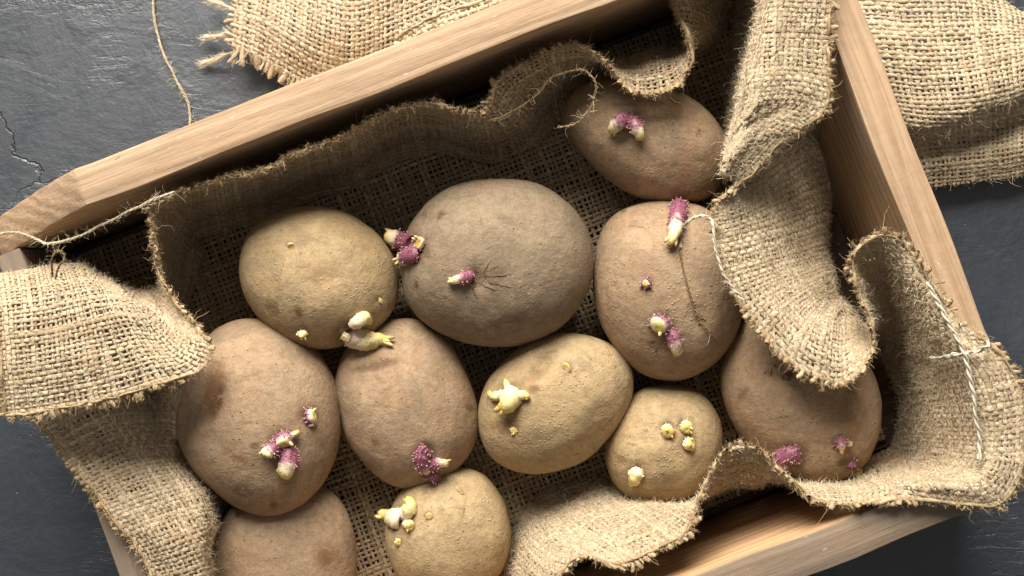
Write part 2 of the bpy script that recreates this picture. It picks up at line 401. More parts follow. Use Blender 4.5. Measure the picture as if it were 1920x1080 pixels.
def weave(G, ok, parent, name='weave', pitch=PITCH, sides=5, wfrac=.40, amp=.00032, tone0=.55, lump=.0007, seedlong=0):
    A, Bn, _ = G.shape
    N = nrm(np.cross(np.gradient(G, axis=0), np.gradient(G, axis=1)))
    flip = N[..., 2].mean() < 0
    N = np.where(N[..., 2:3] < 0, -N, N) if False else (-N if flip else N)
    G = G + N * smooth2(G.shape[:2], 16, lump)[..., None] + N * smooth2(G.shape[:2], 5, lump * .35)[..., None]
    ia = np.arange(1, A, 2); ib = np.arange(1, Bn, 2)
    out = []
    for along in (0, 1):
        if along == 0: P = G[ia].copy(); Nn = N[ia]; va = ok[ia]             # runs along the second axis
        else: P = np.swapaxes(G[:, ib], 0, 1).copy(); Nn = np.swapaxes(N[:, ib], 0, 1); va = np.swapaxes(ok[:, ib], 0, 1)
        ny, ns = P.shape[:2]
        s_idx = np.arange(ns); odd = (s_idx % 2 == 1)
        par = ((np.arange(ny)[:, None] + (s_idx // 2)[None]) % 2) * 2 - 1
        off = np.where(odd[None], par, 0) * amp * (1 if along == 0 else -1)
        Tn = nrm(np.gradient(P, axis=1)); Bi = np.cross(Tn, Nn)
        lat = np.stack([snoise(ns, 7, .00026) for _ in range(ny)]) + rng.normal(0, .00024, (ny, 1))
        P = P + Nn * off[..., None] + Bi * lat[..., None]
        thick = (1 + np.stack([snoise(ns, 9, .16) for _ in range(ny)])) * rng.uniform(.70, 1.28, (ny, 1)) * rng.uniform(.85, 1.15, (ny, ns))
        gsp = np.linalg.norm(np.gradient(G, axis=0 if along == 0 else 1), axis=-1) * 2
        gsp = gsp[ia] if along == 0 else np.swapaxes(gsp[:, ib], 0, 1)
        hw = np.clip(gsp, pitch * .55, pitch * 1.9) * wfrac * thick * np.where(odd, 1.06, .90)[None]; hh = .00038 * thick
        V, F, uv, used = tubes(P, Nn, hw, hh, va, sides)
        tone = np.clip(tone0 + rng.normal(0, .20, (ny, 1)) + np.stack([snoise(ns, 12, .16) for _ in range(ny)]), 0, 1)
        tone = np.repeat(tone[:, :, None], sides, 2).reshape(-1)[used]
        out.append((V, F, uv, tone))
    n0 = len(out[0][0])
    V = np.concatenate([o[0] for o in out]); F = np.concatenate([out[0][1], out[1][1] + n0])
    o = make_mesh(name, V, F, M['burlap'], parent, attrs={'tone': np.concatenate([o[3] for o in out])}, uv=np.concatenate([o[2] for o in out]))
    tag(o, kind='stuff')
    px = to_px(G[ok]); cloud.append(np.concatenate([px, G[ok][:, 2:3] + .0009], 1))
    return G, N
def fuzz(G, N, ok, parent, n, lmin=.003, lmax=.011, lift=.55, mat='fuzz', rad=(.00004, .00008), name='fuzz', bmax=None):
    A, Bn, _ = G.shape; bm_ = Bn if bmax is None else min(bmax, Bn)
    a = rng.integers(0, A, n); b = rng.integers(0, bm_, n)
    k = ok[a, b]; a, b = a[k], b[k]; n = len(a)
    base = G[a, b] + rng.normal(0, .0006, (n, 3)) ; nn = N[a, b] * rng.choice([-1, 1], (n, 1), p=[.25, .75])
    base = base + nn * .0005
    d = nrm(rng.normal(0, 1, (n, 3))) + nn * lift
    V, F = fibres(base, d, rng.uniform(lmin, lmax, n), rng.uniform(*rad, n), 3, .8)
    return tag(make_mesh(name, V, F, M[mat], parent, smooth=False), kind='stuff')
def cut_edge(G, N, parent, i0=None, i1=None, length=(.0014, .0050), tone0=.5, tufts=44, stub_w=.46, axis=0, mat='fringe', fz='fuzz_gold', rope=True):
    """stubs of cut yarn, a ravelled edge yarn and a beard of fibres along the b=0 edge (axis 0) or the a=0 edge (axis 1)"""
    if axis == 1: G = np.swapaxes(G, 0, 1); N = np.swapaxes(N, 0, 1)
    if axis == -1: G = np.swapaxes(G[::-1], 0, 1); N = np.swapaxes(N[::-1], 0, 1)
    A = G.shape[0]; i0 = i0 or 0; i1 = i1 or A
    ia = np.arange(i0 | 1, i1, 2)
    E = G[ia, 0]; Nn = N[ia, 0]; out = nrm(G[ia, 0] - G[ia, 3]); tan = nrm(np.gradient(G[:, 0], axis=0))[ia]
    n = len(ia); ns = 6
    L = rng.uniform(*length, n) * (1 + snoise(n, 6, .25))
    d = nrm(out + Nn * rng.normal(.0, .30, (n, 1)) + tan * rng.normal(0, .30, (n, 1)))
    bend = Nn * rng.normal(-.12, .35, (n, 1)) + tan * rng.normal(0, .4, (n, 1))
    s = np.linspace(-.35, 1, ns)
    P = E[:, None] + d[:, None] * (s[None] * L[:, None])[..., None] + bend[:, None] * (np.clip(s, 0, 1)[None] ** 2 * L[:, None] * .5)[..., None]
    hw = PITCH * stub_w * np.where(rng.random((n, 1)) < .25, .4, 1) * rng.uniform(.65, 1.3, (n, 1)) * np.array([.7, .95, 1.0, 1.08, 1.12, .72])[None]
    V, F, uv, used = tubes(P, np.repeat(Nn[:, None], ns, 1), hw, hw * .66, np.ones((n, ns), bool), 6)
    tone = np.repeat(np.clip(rng.normal(tone0, .22, n), 0, 1), ns * 6)
    Vs, Fs, Us, Ts = [V], [F], [uv], [tone]; off = len(V)
    if rope:                                                    # loosened weft yarns running along the cut
        for q in range(1):
            b_ = 1
            Pq = G[i0:i1, 0] + nrm(G[i0:i1, 0] - G[i0:i1, 3]) * (.0002 + .0016 * q) + N[i0:i1, 0] * (snoise(i1 - i0, 5, .0006) + .0005)[:, None]
            Pq = Pq + nrm(G[i0:i1, 0] - G[i0:i1, 3]) * snoise(i1 - i0, 3, .0004)[:, None]
            w = .0008 * (1 + snoise(i1 - i0, 3, .45))
            V, F, uv = single_tube(Pq, np.clip(w, .0004, .0016), 6)
            Vs.append(V); Fs.append(F + off); Us.append(uv); Ts.append(np.clip(np.repeat(tone0 + snoise(i1 - i0, 6, .2), 6), 0, 1)); off += len(V)
    o = tag(make_mesh('frayed_edge', np.concatenate(Vs), np.concatenate(Fs), M[mat], parent, attrs={'tone': np.concatenate(Ts)}, uv=np.concatenate(Us)), kind='stuff')
    m = n * tufts
    k = rng.integers(0, n, m)
    s_ = rng.uniform(-.4, 1.0, (m, 1))
    base = E[k] + d[k] * (s_ * L[k][:, None]) + Nn[k] * rng.normal(0, .0008, (m, 1)) + tan[k] * rng.normal(0, .0010, (m, 1))
    dd = d[k] * .55 + rng.normal(0, .6, (m, 3))
    ln = rng.uniform(.0008, .0027, m); ln[rng.random(m) < .03] *= 3.2; ln[rng.random(m) < .004] *= 6
    V, F = fibres(base, dd, ln, rng.uniform(.00005, .00010, m), 3, .9)
    tag(make_mesh('edge_fuzz', V, F, M[fz], parent, smooth=False), kind='stuff')

liner = tag(empty('burlap_liner', tuple(crate_pt(0, .03, .014))), 'beige woven burlap lining the crate, frayed edge folded over its sides', 'burlap')
liner_loc = liner.location.copy()
liner.location = (0, 0, 0)

# the floor of the lining
us = np.linspace(-.246, .184, 14); vsv = np.linspace(-.118, .176, 12)
C = np.array([[crate_pt(u, v, .0155 + .0012 * math.sin(u * 31 + v * 12) + .001 * math.sin(v * 44 - u * 17)) for v in vsv] for u in us])
G, ok = sheet_w(C, .0032, .32)
keep = to_px(G); ok &= (keep[..., 1] < 1190) & (keep[..., 0] > 60)
Gf, Nf = weave(G, ok, liner, pitch=.0032, sides=4, wfrac=.46, tone0=.46)
fuzz(Gf, Nf, ok, liner, 2600)

def rows(E, F_, k=None):
    return None
# left flap over the low end board (lower piece)
left_low = [
 [(-40, 640, 9.4), (50, 610, 8), (170, 600, 5), (260, 610, 3), (310, 620, 1.9)],
 [(20, 730, 9.4), (110, 690, 8), (220, 680, 5), (290, 690, 3), (340, 700, 1.9)],
 [(72, 788, 9.4), (170, 742, 8.2), (260, 732, 5.5), (320, 740, 3), (360, 760, 1.9)],
 [(118, 845, 9.4), (205, 800, 8.2), (288, 792, 6), (345, 800, 3.5), (380, 820, 1.9)],
 [(163, 905, 9.3), (238, 872, 8.4), (318, 858, 7.2), (375, 880, 4), (410, 900, 1.9)],
 [(212, 968, 9.3), (285, 940, 9.2), (366, 920, 9.0), (402, 932, 5), (425, 945, 1.9)],
 [(262, 1030, 9.4), (318, 1010, 9.9), (388, 985, 9.6), (412, 985, 5), (430, 990, 1.9)],
 [(285, 1075, 9.4), (335, 1062, 9.9), (384, 1045, 9.4), (400, 1045, 5), (425, 1050, 1.9)],
 [(320, 1150, 9.4), (360, 1140, 9.8), (392, 1120, 9.2), (405, 1120, 5), (430, 1120, 1.9)]]
G, ok = sheet(left_low); G1, N1 = weave(G, ok, liner, tone0=.54, wfrac=.48)
fuzz(G1, N1, ok, liner, 9000, lmin=.002, lmax=.005, lift=.15, rad=(.00005, .0001)); cut_edge(G1, N1, liner)
# bright flap folded back over the left end, and the edge running up to the far side
left_flap = [
 [(283, 385, 11.0), (302, 400, 9), (332, 420, 6), (352, 450, 3), (380, 480, 1.9)],
 [(284, 440, 10.9), (302, 455, 8), (322, 470, 5), (342, 490, 3), (370, 520, 1.9)],
 [(300, 510, 10.7), (306, 520, 8), (312, 525, 5.5), (322, 540, 3.5), (350, 570, 1.9)],
 [(334, 572, 11.0), (312, 556, 9), (292, 542, 6.5), (290, 556, 4), (330, 600, 1.9)],
 [(368, 615, 11.3), (325, 590, 10.4), (278, 550, 8), (252, 550, 5), (300, 620, 1.9)],
 [(392, 652, 11.9), (340, 632, 11.4), (268, 566, 9.8), (222, 538, 6), (260, 620, 2)],
 [(372, 694, 12.2), (312, 652, 12.1), (238, 556, 11.1), (190, 520, 6.5), (215, 620, 2.5)],
 [(300, 718, 12.3), (262, 652, 12.3), (205, 550, 11.4), (165, 508, 7), (190, 600, 3)],
 [(220, 742, 12.3), (198, 652, 12.4), (165, 545, 11.5), (138, 500, 7.2), (165, 600, 4)],
 [(100, 768, 12.1), (92, 660, 12.3), (84, 552, 11.5), (76, 500, 8), (100, 580, 5)],
 [(12, 780, 11.8), (2, 670, 12.1), (-6, 566, 11.4), (-12, 515, 8.4), (20, 580, 6)]]
G, ok = sheet(left_flap); G2, N2 = weave(G, ok, liner, tone0=.66, sides=5, amp=.00040, wfrac=.45)
fuzz(G2, N2, ok, liner, 8000, lmin=.002, lmax=.005, lift=.15, rad=(.00005, .0001)); cut_edge(G2, N2, liner, tone0=.62); cut_edge(G2, N2, liner, axis=-1, length=(.002, .004), tone0=.35)
# far side, sagging along the long board
def drop(x, y, z, k=1.0): return [(x, y, z), (x + 3, y + 14 * k, 8.4), (x + 8, y + 38 * k, 6), (x + 14, y + 62 * k, 3.2), (x + 22, y + 95 * k, 1.9)]
far = [[(268, 392, 11.0), (296, 402, 9), (330, 420, 6), (350, 450, 3), (378, 480, 1.9)], [(300, 374, 11.2), (315, 390, 9), (340, 412, 6), (358, 440, 3), (385, 475, 1.9)]]
far += [drop(348, 356, 10.7), drop(430, 334, 10.8), drop(500, 314, 10.7), drop(560, 283, 10.8), drop(640, 258, 10.4), drop(690, 226, 10.6), drop(742, 201, 10.7), drop(800, 192, 10.5), drop(855, 204, 10.2), drop(905, 212, 10.0)]
far += [
 [(920, 196, 9.6), (935, 215, 8.4), (950, 240, 6), (960, 260, 3.2), (970, 290, 1.9)],
 [(932, 156, 9.9), (958, 185, 8.7), (985, 215, 6), (1000, 240, 3.2), (1010, 270, 1.9)],
 [(968, 124, 10.1), (985, 150, 8.9), (1005, 180, 6), (1015, 210, 3.2), (1025, 250, 1.9)],
 [(1030, 95, 10.1), (1035, 122, 8.9), (1045, 150, 6), (1050, 180, 3.2), (1060, 220, 1.9)],
 [(1088, 86, 10.1), (1085, 112, 8.9), (1085, 130, 6), (1090, 150, 3.2), (1100, 190, 1.9)],
 [(1128, 108, 10.1), (1122, 115, 8.9), (1118, 115, 6), (1125, 125, 3.2), (1135, 160, 1.9)],
 [(1162, 146, 9.6), (1155, 130, 8.4), (1148, 113, 4.5), (1152, 127, 2.2), (1165, 140, 1.9)],
 [(1192, 170, 9.7), (1188, 138, 8.5), (1182, 103, 4.8), (1185, 107, 2.6), (1195, 120, 1.9)],
 [(1232, 168, 9.7), (1225, 128, 8.5), (1215, 90, 4.8), (1220, 97, 2.6), (1230, 110, 1.9)],
 [(1272, 150, 9.7), (1262, 120, 8.5), (1255, 88, 4.6), (1260, 97, 2.6), (1270, 110, 1.9)],
 [(1291, 110, 9.7), (1288, 100, 8.5), (1290, 85, 6.4), (1295, 85, 4), (1300, 110, 1.9)],
 [(1290, 62, 9.6), (1300, 65, 8.4), (1318, 70, 6), (1328, 80, 3.6), (1330, 100, 1.9)],
 [(1276, 22, 9.4), (1300, 30, 8.2), (1330, 45, 6), (1345, 60, 3.6), (1350, 80, 1.9)],
 [(1258, -20, 9.3), (1300, -10, 8.1), (1340, 10, 6), (1360, 30, 3.6), (1365, 50, 1.9)],
 [(1290, -70, 9.3), (1330, -40, 8.1), (1360, -15, 6), (1375, 5, 3.6), (1380, 25, 1.9)]]
G, ok = sheet(far); G3, N3 = weave(G, ok, liner, tone0=.42, wfrac=.46)
fuzz(G3, N3, ok, liner, 9000, lmin=.002, lmax=.006, lift=.25); cut_edge(G3, N3, liner, tone0=.40)
# right side: strip folded outward, twist, deep fold, corner over both boards, near side
right = [
 [(1565, -70, 12.9), (1500, -70, 13.2), (1446, -70, 12.7), (1410, -50, 6), (1380, -30, 1.9)],
 [(1558, 20, 12.9), (1500, 20, 13.2), (1438, 20, 12.7), (1402, 40, 6), (1370, 60, 1.9)],
 [(1550, 120, 12.8), (1486, 112, 13.2), (1414, 118, 12.7), (1386, 140, 6), (1360, 160, 1.9)],
 [(1546, 205, 12.6), (1468, 188, 13.0), (1394, 200, 12.5), (1374, 228, 6), (1350, 250, 1.9)],
 [(1478, 254, 12.4), (1428, 244, 12.7), (1374, 262, 12.1), (1362, 290, 6), (1350, 310, 1.9)],
 [(1412, 322, 12.0), (1386, 316, 12.1), (1360, 328, 11.5), (1432, 288, 8), (1512, 238, 3)],
 [(1342, 385, 11.6), (1375, 374, 11.2), (1442, 332, 8.8), (1512, 288, 4.5), (1538, 278, 1.9)],
 [(1346, 440, 11.4), (1388, 430, 11.0), (1464, 405, 9), (1542, 372, 4.5), (1560, 372, 1.9)],
 [(1366, 522, 11.3), (1412, 508, 11.0), (1484, 485, 9.2), (1545, 468, 5), (1550, 475, 2)],
 [(1412, 602, 11.2), (1452, 568, 11.1), (1512, 534, 9.5), (1562, 515, 6), (1560, 525, 2)],
 [(1480, 678, 11.3), (1502, 630, 11.3), (1536, 582, 9.8), (1566, 556, 6), (1560, 570, 1.9)],
 [(1540, 710, 11.5), (1546, 656, 11.4), (1558, 596, 10), (1575, 566, 6), (1580, 580, 1.9)],
 [(1585, 716, 11.5), (1581, 662, 11.0), (1582, 602, 9), (1585, 576, 6), (1595, 590, 1.9)],
 [(1624, 684, 11.5), (1611, 650, 10.5), (1605, 610, 8.5), (1602, 590, 5.5), (1610, 600, 1.9)],
 [(1638, 642, 11.6), (1632, 635, 10), (1630, 625, 7.5), (1628, 620, 5), (1630, 630, 1.9)],
 [(1624, 585, 11.7), (1632, 588, 10), (1642, 592, 7.5), (1646, 610, 5), (1648, 640, 1.9)],
 [(1602, 522, 11.8), (1620, 528, 10), (1646, 560, 7.5), (1656, 610, 4.5), (1655, 660, 1.9)],
 [(1600, 476, 11.9), (1623, 492, 10.3), (1650, 540, 8), (1662, 610, 4.5), (1660, 670, 1.9)],
 [(1640, 446, 12.0), (1646, 472, 10.8), (1660, 530, 8.2), (1670, 610, 4.5), (1665, 680, 1.9)],
 [(1692, 456, 12.4), (1681, 492, 11.3), (1680, 550, 8.5), (1680, 620, 4.5), (1670, 690, 1.9)],
 [(1746, 530, 12.8), (1725, 552, 12.2), (1705, 592, 9), (1692, 640, 4.5), (1675, 710, 1.9)],
 [(1796, 600, 13.0), (1762, 612, 12.8), (1722, 642, 9), (1702, 680, 4.5), (1680, 735, 1.9)],
 [(1870, 660, 13.0), (1802, 667, 13.1), (1742, 692, 9.2), (1708, 720, 4.5), (1685, 760, 1.9)],
 [(1912, 728, 13.1), (1842, 740, 13.3), (1757, 752, 9.5), (1708, 765, 4.5), (1685, 790, 1.9)],
 [(1922, 810, 13.1), (1852, 820, 13.3), (1762, 816, 9.5), (1702, 815, 4.5), (1675, 820, 1.9)],
 [(1912, 885, 13.1), (1850, 872, 13.3), (1762, 860, 9.5), (1696, 850, 4.5), (1665, 840, 1.9)],
 [(1868, 944, 13.0), (1820, 897, 13.1), (1742, 880, 9.5), (1682, 865, 4.5), (1645, 855, 1.9)],
 [(1790, 942, 12.9), (1750, 906, 12.7), (1692, 890, 9), (1652, 875, 4.5), (1620, 865, 1.9)],
 [(1690, 936, 12.6), (1680, 906, 11.9), (1642, 895, 8.5), (1612, 885, 4.5), (1590, 875, 1.9)],
 [(1600, 945, 12.2), (1596, 921, 11), (1578, 906, 8), (1562, 895, 4.5), (1550, 880, 1.9)],
 [(1520, 932, 12.0), (1516, 916, 10.5), (1507, 906, 8), (1502, 895, 4.5), (1500, 880, 1.9)],
 [(1462, 886, 11.8), (1456, 896, 10), (1452, 902, 7.5), (1455, 898, 4.5), (1460, 880, 1.9)],
 [(1430, 850, 11.6), (1425, 886, 9.8), (1416, 912, 7), (1420, 908, 4.5), (1430, 890, 1.9)],
 [(1400, 838, 11.5), (1394, 876, 9.8), (1386, 908, 7), (1390, 908, 4.5), (1395, 890, 1.9)],
 [(1356, 850, 11.3), (1360, 884, 9.8), (1358, 914, 7), (1360, 912, 4.5), (1360, 900, 1.9)],
 [(1330, 895, 11.3), (1332, 910, 9.6), (1328, 926, 7), (1325, 924, 4.5), (1320, 910, 1.9)],
 [(1307, 950, 11.3), (1296, 948, 9.6), (1284, 946, 7), (1272, 938, 4.5), (1260, 925, 1.9)],
 [(1285, 1000, 11.3), (1240, 968, 9.7), (1202, 944, 7), (1180, 925, 4.2), (1160, 895, 1.9)],
 [(1225, 1033, 11.3), (1160, 988, 9.7), (1112, 955, 7), (1084, 932, 4), (1050, 905, 1.9)],
 [(1160, 1056, 11.3), (1095, 1018, 9.6), (1056, 985, 7), (1034, 958, 4), (1010, 930, 1.9)],
 [(1098, 1044, 11.1), (1058, 1030, 9.5), (1022, 1005, 7), (1000, 980, 4), (985, 955, 1.9)],
 [(1062, 1066, 11.1), (1030, 1058, 9.5), (1000, 1035, 7), (980, 1010, 4), (970, 985, 1.9)],
 [(1046, 1098, 11.2), (1016, 1086, 9.5), (988, 1062, 7), (968, 1036, 4), (955, 1010, 1.9)],
 [(1040, 1170, 11.2), (1004, 1150, 9.5), (975, 1120, 7), (955, 1090, 4), (945, 1060, 1.9)]]
G, ok = sheet(right); G4, N4 = weave(G, ok, liner, tone0=.60, wfrac=.57, amp=.00017)
fuzz(G4, N4, ok, liner, 62000, lmin=.0015, lmax=.0042, lift=.12, rad=(.00007, .00014)); fuzz(G4, N4, ok, liner, 1600, name='long_fibres', lmin=.005, lmax=.011); cut_edge(G4, N4, liner, tone0=.52)
for ch in liner.children: ch.location = -liner_loc
liner.location = liner_loc

# cloths lying outside the crate
def place(root, loc):
    for ch in root.children: ch.location = -Vector(loc)
    root.location = loc
topc = empty('burlap_cloth')
tag(topc, 'pale burlap piece with ravelled corner on the table behind the crate', 'burlap', 'loose burlap around the crate')
st = [
 [(436, 90, 1.7), (437, 45, 1.9), (440, -15, 1.8), (445, -90, 1.5)],
 [(480, 108, 1.9), (485, 50, 2.3), (490, -15, 2.2), (492, -90, 2.0)],
 [(530, 136, 1.9), (540, 62, 2.8), (545, -15, 2.7), (545, -90, 2.2)],
 [(590, 166, 2.0), (602, 75, 3.4), (606, -15, 3.3), (606, -90, 2.4)],
 [(655, 178, 1.6), (662, 90, 3.1), (662, -15, 3.2), (660, -90, 2.4)],
 [(725, 160, 1.2), (732, 85, 2.2), (730, -15, 2.4), (725, -90, 2.0)],
 [(800, 130, 1.0), (806, 70, 1.6), (806, -15, 1.8), (800, -90, 1.5)],
 [(900, 92, 1.0), (905, 45, 1.4), (906, -20, 1.5), (900, -90, 1.2)],
 [(1000, 55, 1.0), (1003, 10, 1.3), (1004, -40, 1.4), (1000, -100, 1.2)]]
G, ok = sheet(st, .0031); Gt, Nt = weave(G, ok, topc, pitch=.0031, sides=6, tone0=.74, amp=.00045, wfrac=.43)
fuzz(Gt, Nt, ok, topc, 2200); cut_edge(Gt, Nt, topc, length=(.006, .009), tone0=.72, stub_w=.52, tufts=60, mat='burlap', fz='fuzz', rope=False)
cut_edge(Gt, Nt, topc, axis=1, length=(.002, .006), tone0=.72, tufts=10, mat='burlap', fz='fuzz', rope=False)
st = [
 [(742, 72, 3.0), (770, 100, 3.0), (800, 130, 2.4), (830, 150, 1.6)],
 [(800, 40, 3.4), (826, 70, 3.5), (850, 100, 2.8), (880, 118, 1.8)],
 [(870, 12, 3.6), (892, 44, 3.6), (915, 70, 2.8), (940, 92, 1.8)],
 [(960, -22, 3.6), (975, 8, 3.6), (995, 35, 2.8), (1010, 58, 1.8)],
 [(1060, -60, 3.4), (1070, -30, 3.4), (1090, 0, 2.6), (1100, 25, 1.8)]]
G, ok = sheet(st, .0034); Gt2, Nt2 = weave(G, ok, topc, pitch=.0034, sides=6, tone0=.8, amp=.00045)
cut_edge(Gt2, Nt2, topc, length=(.003, .008), tone0=.85, stub_w=.40, tufts=16, mat='burlap', fz='fuzz')
cut_edge(Gt2, Nt2, topc, axis=1, length=(.004, .010), tone0=.85, tufts=12, mat='burlap', fz='fuzz', rope=False)
# the three ravelled tassels at its corner
def tassel(px, parent, r=.0011):
    P = cr([W(x, y, z * .01) for x, y, z in px], 22)
    k = len(P); rad = r * np.interp(np.linspace(0, 1, k), [0, .5, .8, 1], [.8, .9, 1.3, 2.0])
    V, F, uv = single_tube(P, rad * .75, 7)
    o = make_mesh('tassel', V, F, M['twine'], parent, attrs={'tone': np.full(len(V), .7)}, uv=uv)
    d = nrm(P[-1] - P[-6]); n = 260
    i = rng.integers(8, k, n); base = P[i] + rng.normal(0, 1, (n, 3)) * rad[i][:, None] * .6
    V, F = fibres(base, np.repeat(d[None], n, 0) + rng.normal(0, .28, (n, 3)), rng.uniform(.003, .006, n), rng.uniform(.00006, .00012, n), 3, .3)
    tag(make_mesh('loose_fibres', V, F, M['fuzz'], o, smooth=False), kind='stuff')
tassel([(450, 20, 1.9), (425, 12, 1.6), (395, 2, 1.0)], topc)
tassel([(442, 30, 1.9), (436, 55, 1.6), (420, 66, 1.2), (385, 70, .6)], topc)
tassel([(455, 92, 1.7), (430, 100, 1.2), (405, 112, .7), (382, 118, .4)], topc)
tassel([(600, 148, 1.7), (570, 152, 1.2), (545, 154, .6)], topc)
place(topc, tuple(W(620, 60, .0)))
rightc = empty('burlap_cloth')
tag(rightc, 'folded burlap piece on the table right of the crate, shadow in its fold', 'burlap', 'loose burlap around the crate')
st = [
 [(1694, 354, 1.2), (1688, 320, 2.0), (1674, 275, 2.6), (1655, 215, 4.2), (1615, 90, 4.2), (1580, -70, 3.5)],
 [(1745, 347, 1.5), (1744, 308, 2.1), (1735, 272, 2.1), (1726, 226, 4.4), (1695, 90, 4.5), (1665, -70, 4.0)],
 [(1810, 341, 1.5), (1810, 298, 2.2), (1806, 255, 2.0), (1800, 208, 4.5), (1780, 90, 4.3), (1762, -70, 3.6)],
 [(1870, 334, 1.4), (1872, 286, 2.2), (1870, 236, 1.9), (1865, 186, 4.3), (1850, 90, 3.9), (1838, -35, 1.8)],
 [(1930, 324, 1.4), (1935, 272, 2.2), (1935, 216, 1.9), (1930, 166, 4.0), (1925, 95, 3.4), (1918, 22, .9)],
 [(1995, 312, .9), (2000, 262, 1.7), (2000, 210, 2.2), (1998, 150, 3.8), (1990, 100, 3.2), (1985, 52, .9)]]
G, ok = sheet(st, .0030); Gr, Nr = weave(G, ok, rightc, pitch=.0030, sides=6, tone0=.70, amp=.00042, lump=.0011, wfrac=.43)
fuzz(Gr, Nr, ok, rightc, 2600); cut_edge(Gr, Nr, rightc, length=(.0005, .0015), tone0=.6, tufts=8, mat='burlap', fz='fuzz', rope=False)
place(rightc, tuple(W(1800, 180, .0)))

# ------------------------------------------------------------ potatoes
def ico(sub):
    bm = bmesh.new(); bmesh.ops.create_icosphere(bm, subdivisions=sub, radius=1)
    V = np.array([v.co for v in bm.verts]); F = np.array([[v.index for v in f.verts] for f in bm.faces]); bm.free()
    return nrm(V), F
ICO, ICF = ico(6)
ICO3, ICF3 = ico(2)
def vnoise(P, freq, seed, octaves=3):
    r = np.random.default_rng(seed); out = np.zeros(len(P)); a = 1.0
    for o in range(octaves):
        for k in range(5):
            d = r.normal(0, 1, 3); d /= np.linalg.norm(d)
            out += a * np.sin(P @ d * freq * r.uniform(.7, 1.3) + r.uniform(0, 6.28)) / 5
        freq *= 2.1; a *= .5
    return out
potatoes = []
def potato(outline, zc, hz, mat, label, seed, dents=(), marks=(), rusts=()):
    zc *= .01; hz *= .01
    O = np.array([W(x, y, zc) for x, y in outline]); O = cr(O, 240, True)
    c = O.mean(0); Q = O - c
    # best ellipse for the crown, true outline at the girth
    ang = np.arctan2(Q[:, 1], Q[:, 0]); rad = np.hypot(Q[:, 0], Q[:, 1]); o_ = np.argsort(ang); ang, rad = ang[o_], rad[o_]
    A2 = np.stack([np.cos(ang) ** 2, 2 * np.cos(ang) * np.sin(ang), np.sin(ang) ** 2], 1)
    q = np.linalg.lstsq(A2, 1 / rad ** 2, rcond=None)[0]
    th = np.arctan2(ICO[:, 1], ICO[:, 0]); sf = np.hypot(ICO[:, 0], ICO[:, 1])
    Re = 1 / np.sqrt(q[0] * np.cos(th) ** 2 + 2 * q[1] * np.cos(th) * np.sin(th) + q[2] * np.sin(th) ** 2)
    Rt = np.interp(th, np.concatenate([ang[-1:] - 2 * math.pi, ang, ang[:1] + 2 * math.pi]), np.concatenate([rad[-1:], rad, rad[:1]]))
    w = np.clip(sf, 0, 1) ** 3
    Rr = Re * (1 - w) + Rt * w
    sfp = np.sin(np.arcsin(np.clip(sf, 0, 1))) ** .93
    V = np.stack([Rr * sfp * np.cos(th), Rr * sfp * np.sin(th), hz * ICO[:, 2]], 1)
    nd = nrm(ICO / np.array([Re.mean(), Re.mean(), hz]))
    V += nd * (vnoise(V, 95, seed, 3) * .0014 * (1 - .6 * w))[:, None]
    V += nd * (vnoise(V, 420, seed + 50, 2) * .00013)[:, None]
    Pw = V + c
    pxy = to_px(Pw); up = ICO[:, 2] > -.05
    for (x, y, r, dep) in dents:
        d2 = ((pxy[:, 0] - x) ** 2 + (pxy[:, 1] - y) ** 2) / r ** 2
        V -= nd * (up * np.exp(-d2) * dep * .001)[:, None]
    def blot(lst):
        a = np.zeros(len(V))
        for m in lst:
            x, y, rx, ry, rot, s = m; dx, dy = pxy[:, 0] - x, pxy[:, 1] - y; cc, ss = math.cos(R(rot)), math.sin(R(rot))
            e = ((dx * cc + dy * ss) / rx) ** 2 + ((-dx * ss + dy * cc) / ry) ** 2
            a = np.maximum(a, up * s * np.exp(-e ** 2.5))
        return a
    o = make_mesh('potato', V, ICF, mat, attrs={'mark': blot(marks), 'rust': blot(rusts)})
    o.location = c
    tag(o, label, 'potato', 'sprouting potatoes in the crate')
    Pw = V + c; o_rec = dict(o=o, c=c, idx=np.nonzero(up)[0], P=Pw[up], N=nrm(nd)[up], px=to_px(Pw)[up])
    cloud.append(np.concatenate([o_rec['px'], o_rec['P'][:, 2:3]], 1)); potatoes.append(o_rec)
    return o_rec
def on_skin(p, x, y):
    i = np.argmin((p['px'][:, 0] - x) ** 2 + (p['px'][:, 1] - y) ** 2); return p['P'][i], p['N'][i], p['px'][i]
PUR = np.array([.17, .048, .085]); MAG = np.array([.235, .075, .125]); PINK = np.array([.48, .27, .28]); CREAM = np.array([.72, .60, .29]); YEL = np.array([.62, .48, .09]); WHT = np.array([.74, .66, .47]); BRN = np.array([.34, .20, .10])
def pal(style, s):
    if style == 'purple': k = [(0, PUR), (.25, MAG), (.48, MAG), (.62, WHT), (.82, CREAM), (.92, YEL), (1, BRN)]
    elif style == 'deep': k = [(0, PUR), (.3, MAG), (.70, MAG), (.82, PINK), (.9, CREAM), (1, YEL)]
    elif style == 'cap': k = [(0, PUR), (.42, MAG), (.55, PINK), (.66, WHT), (.85, CREAM), (1, YEL)]
    else: k = [(0, np.array([.66, .47, .33])), (.2, WHT), (.5, CREAM), (.8, YEL * .6 + CREAM * .4), (.93, YEL), (1, CREAM)]
    xs = [a for a, _ in k]; return np.stack([np.interp(s, xs, [b[c] for _, b in k]) for c in range(3)], -1)
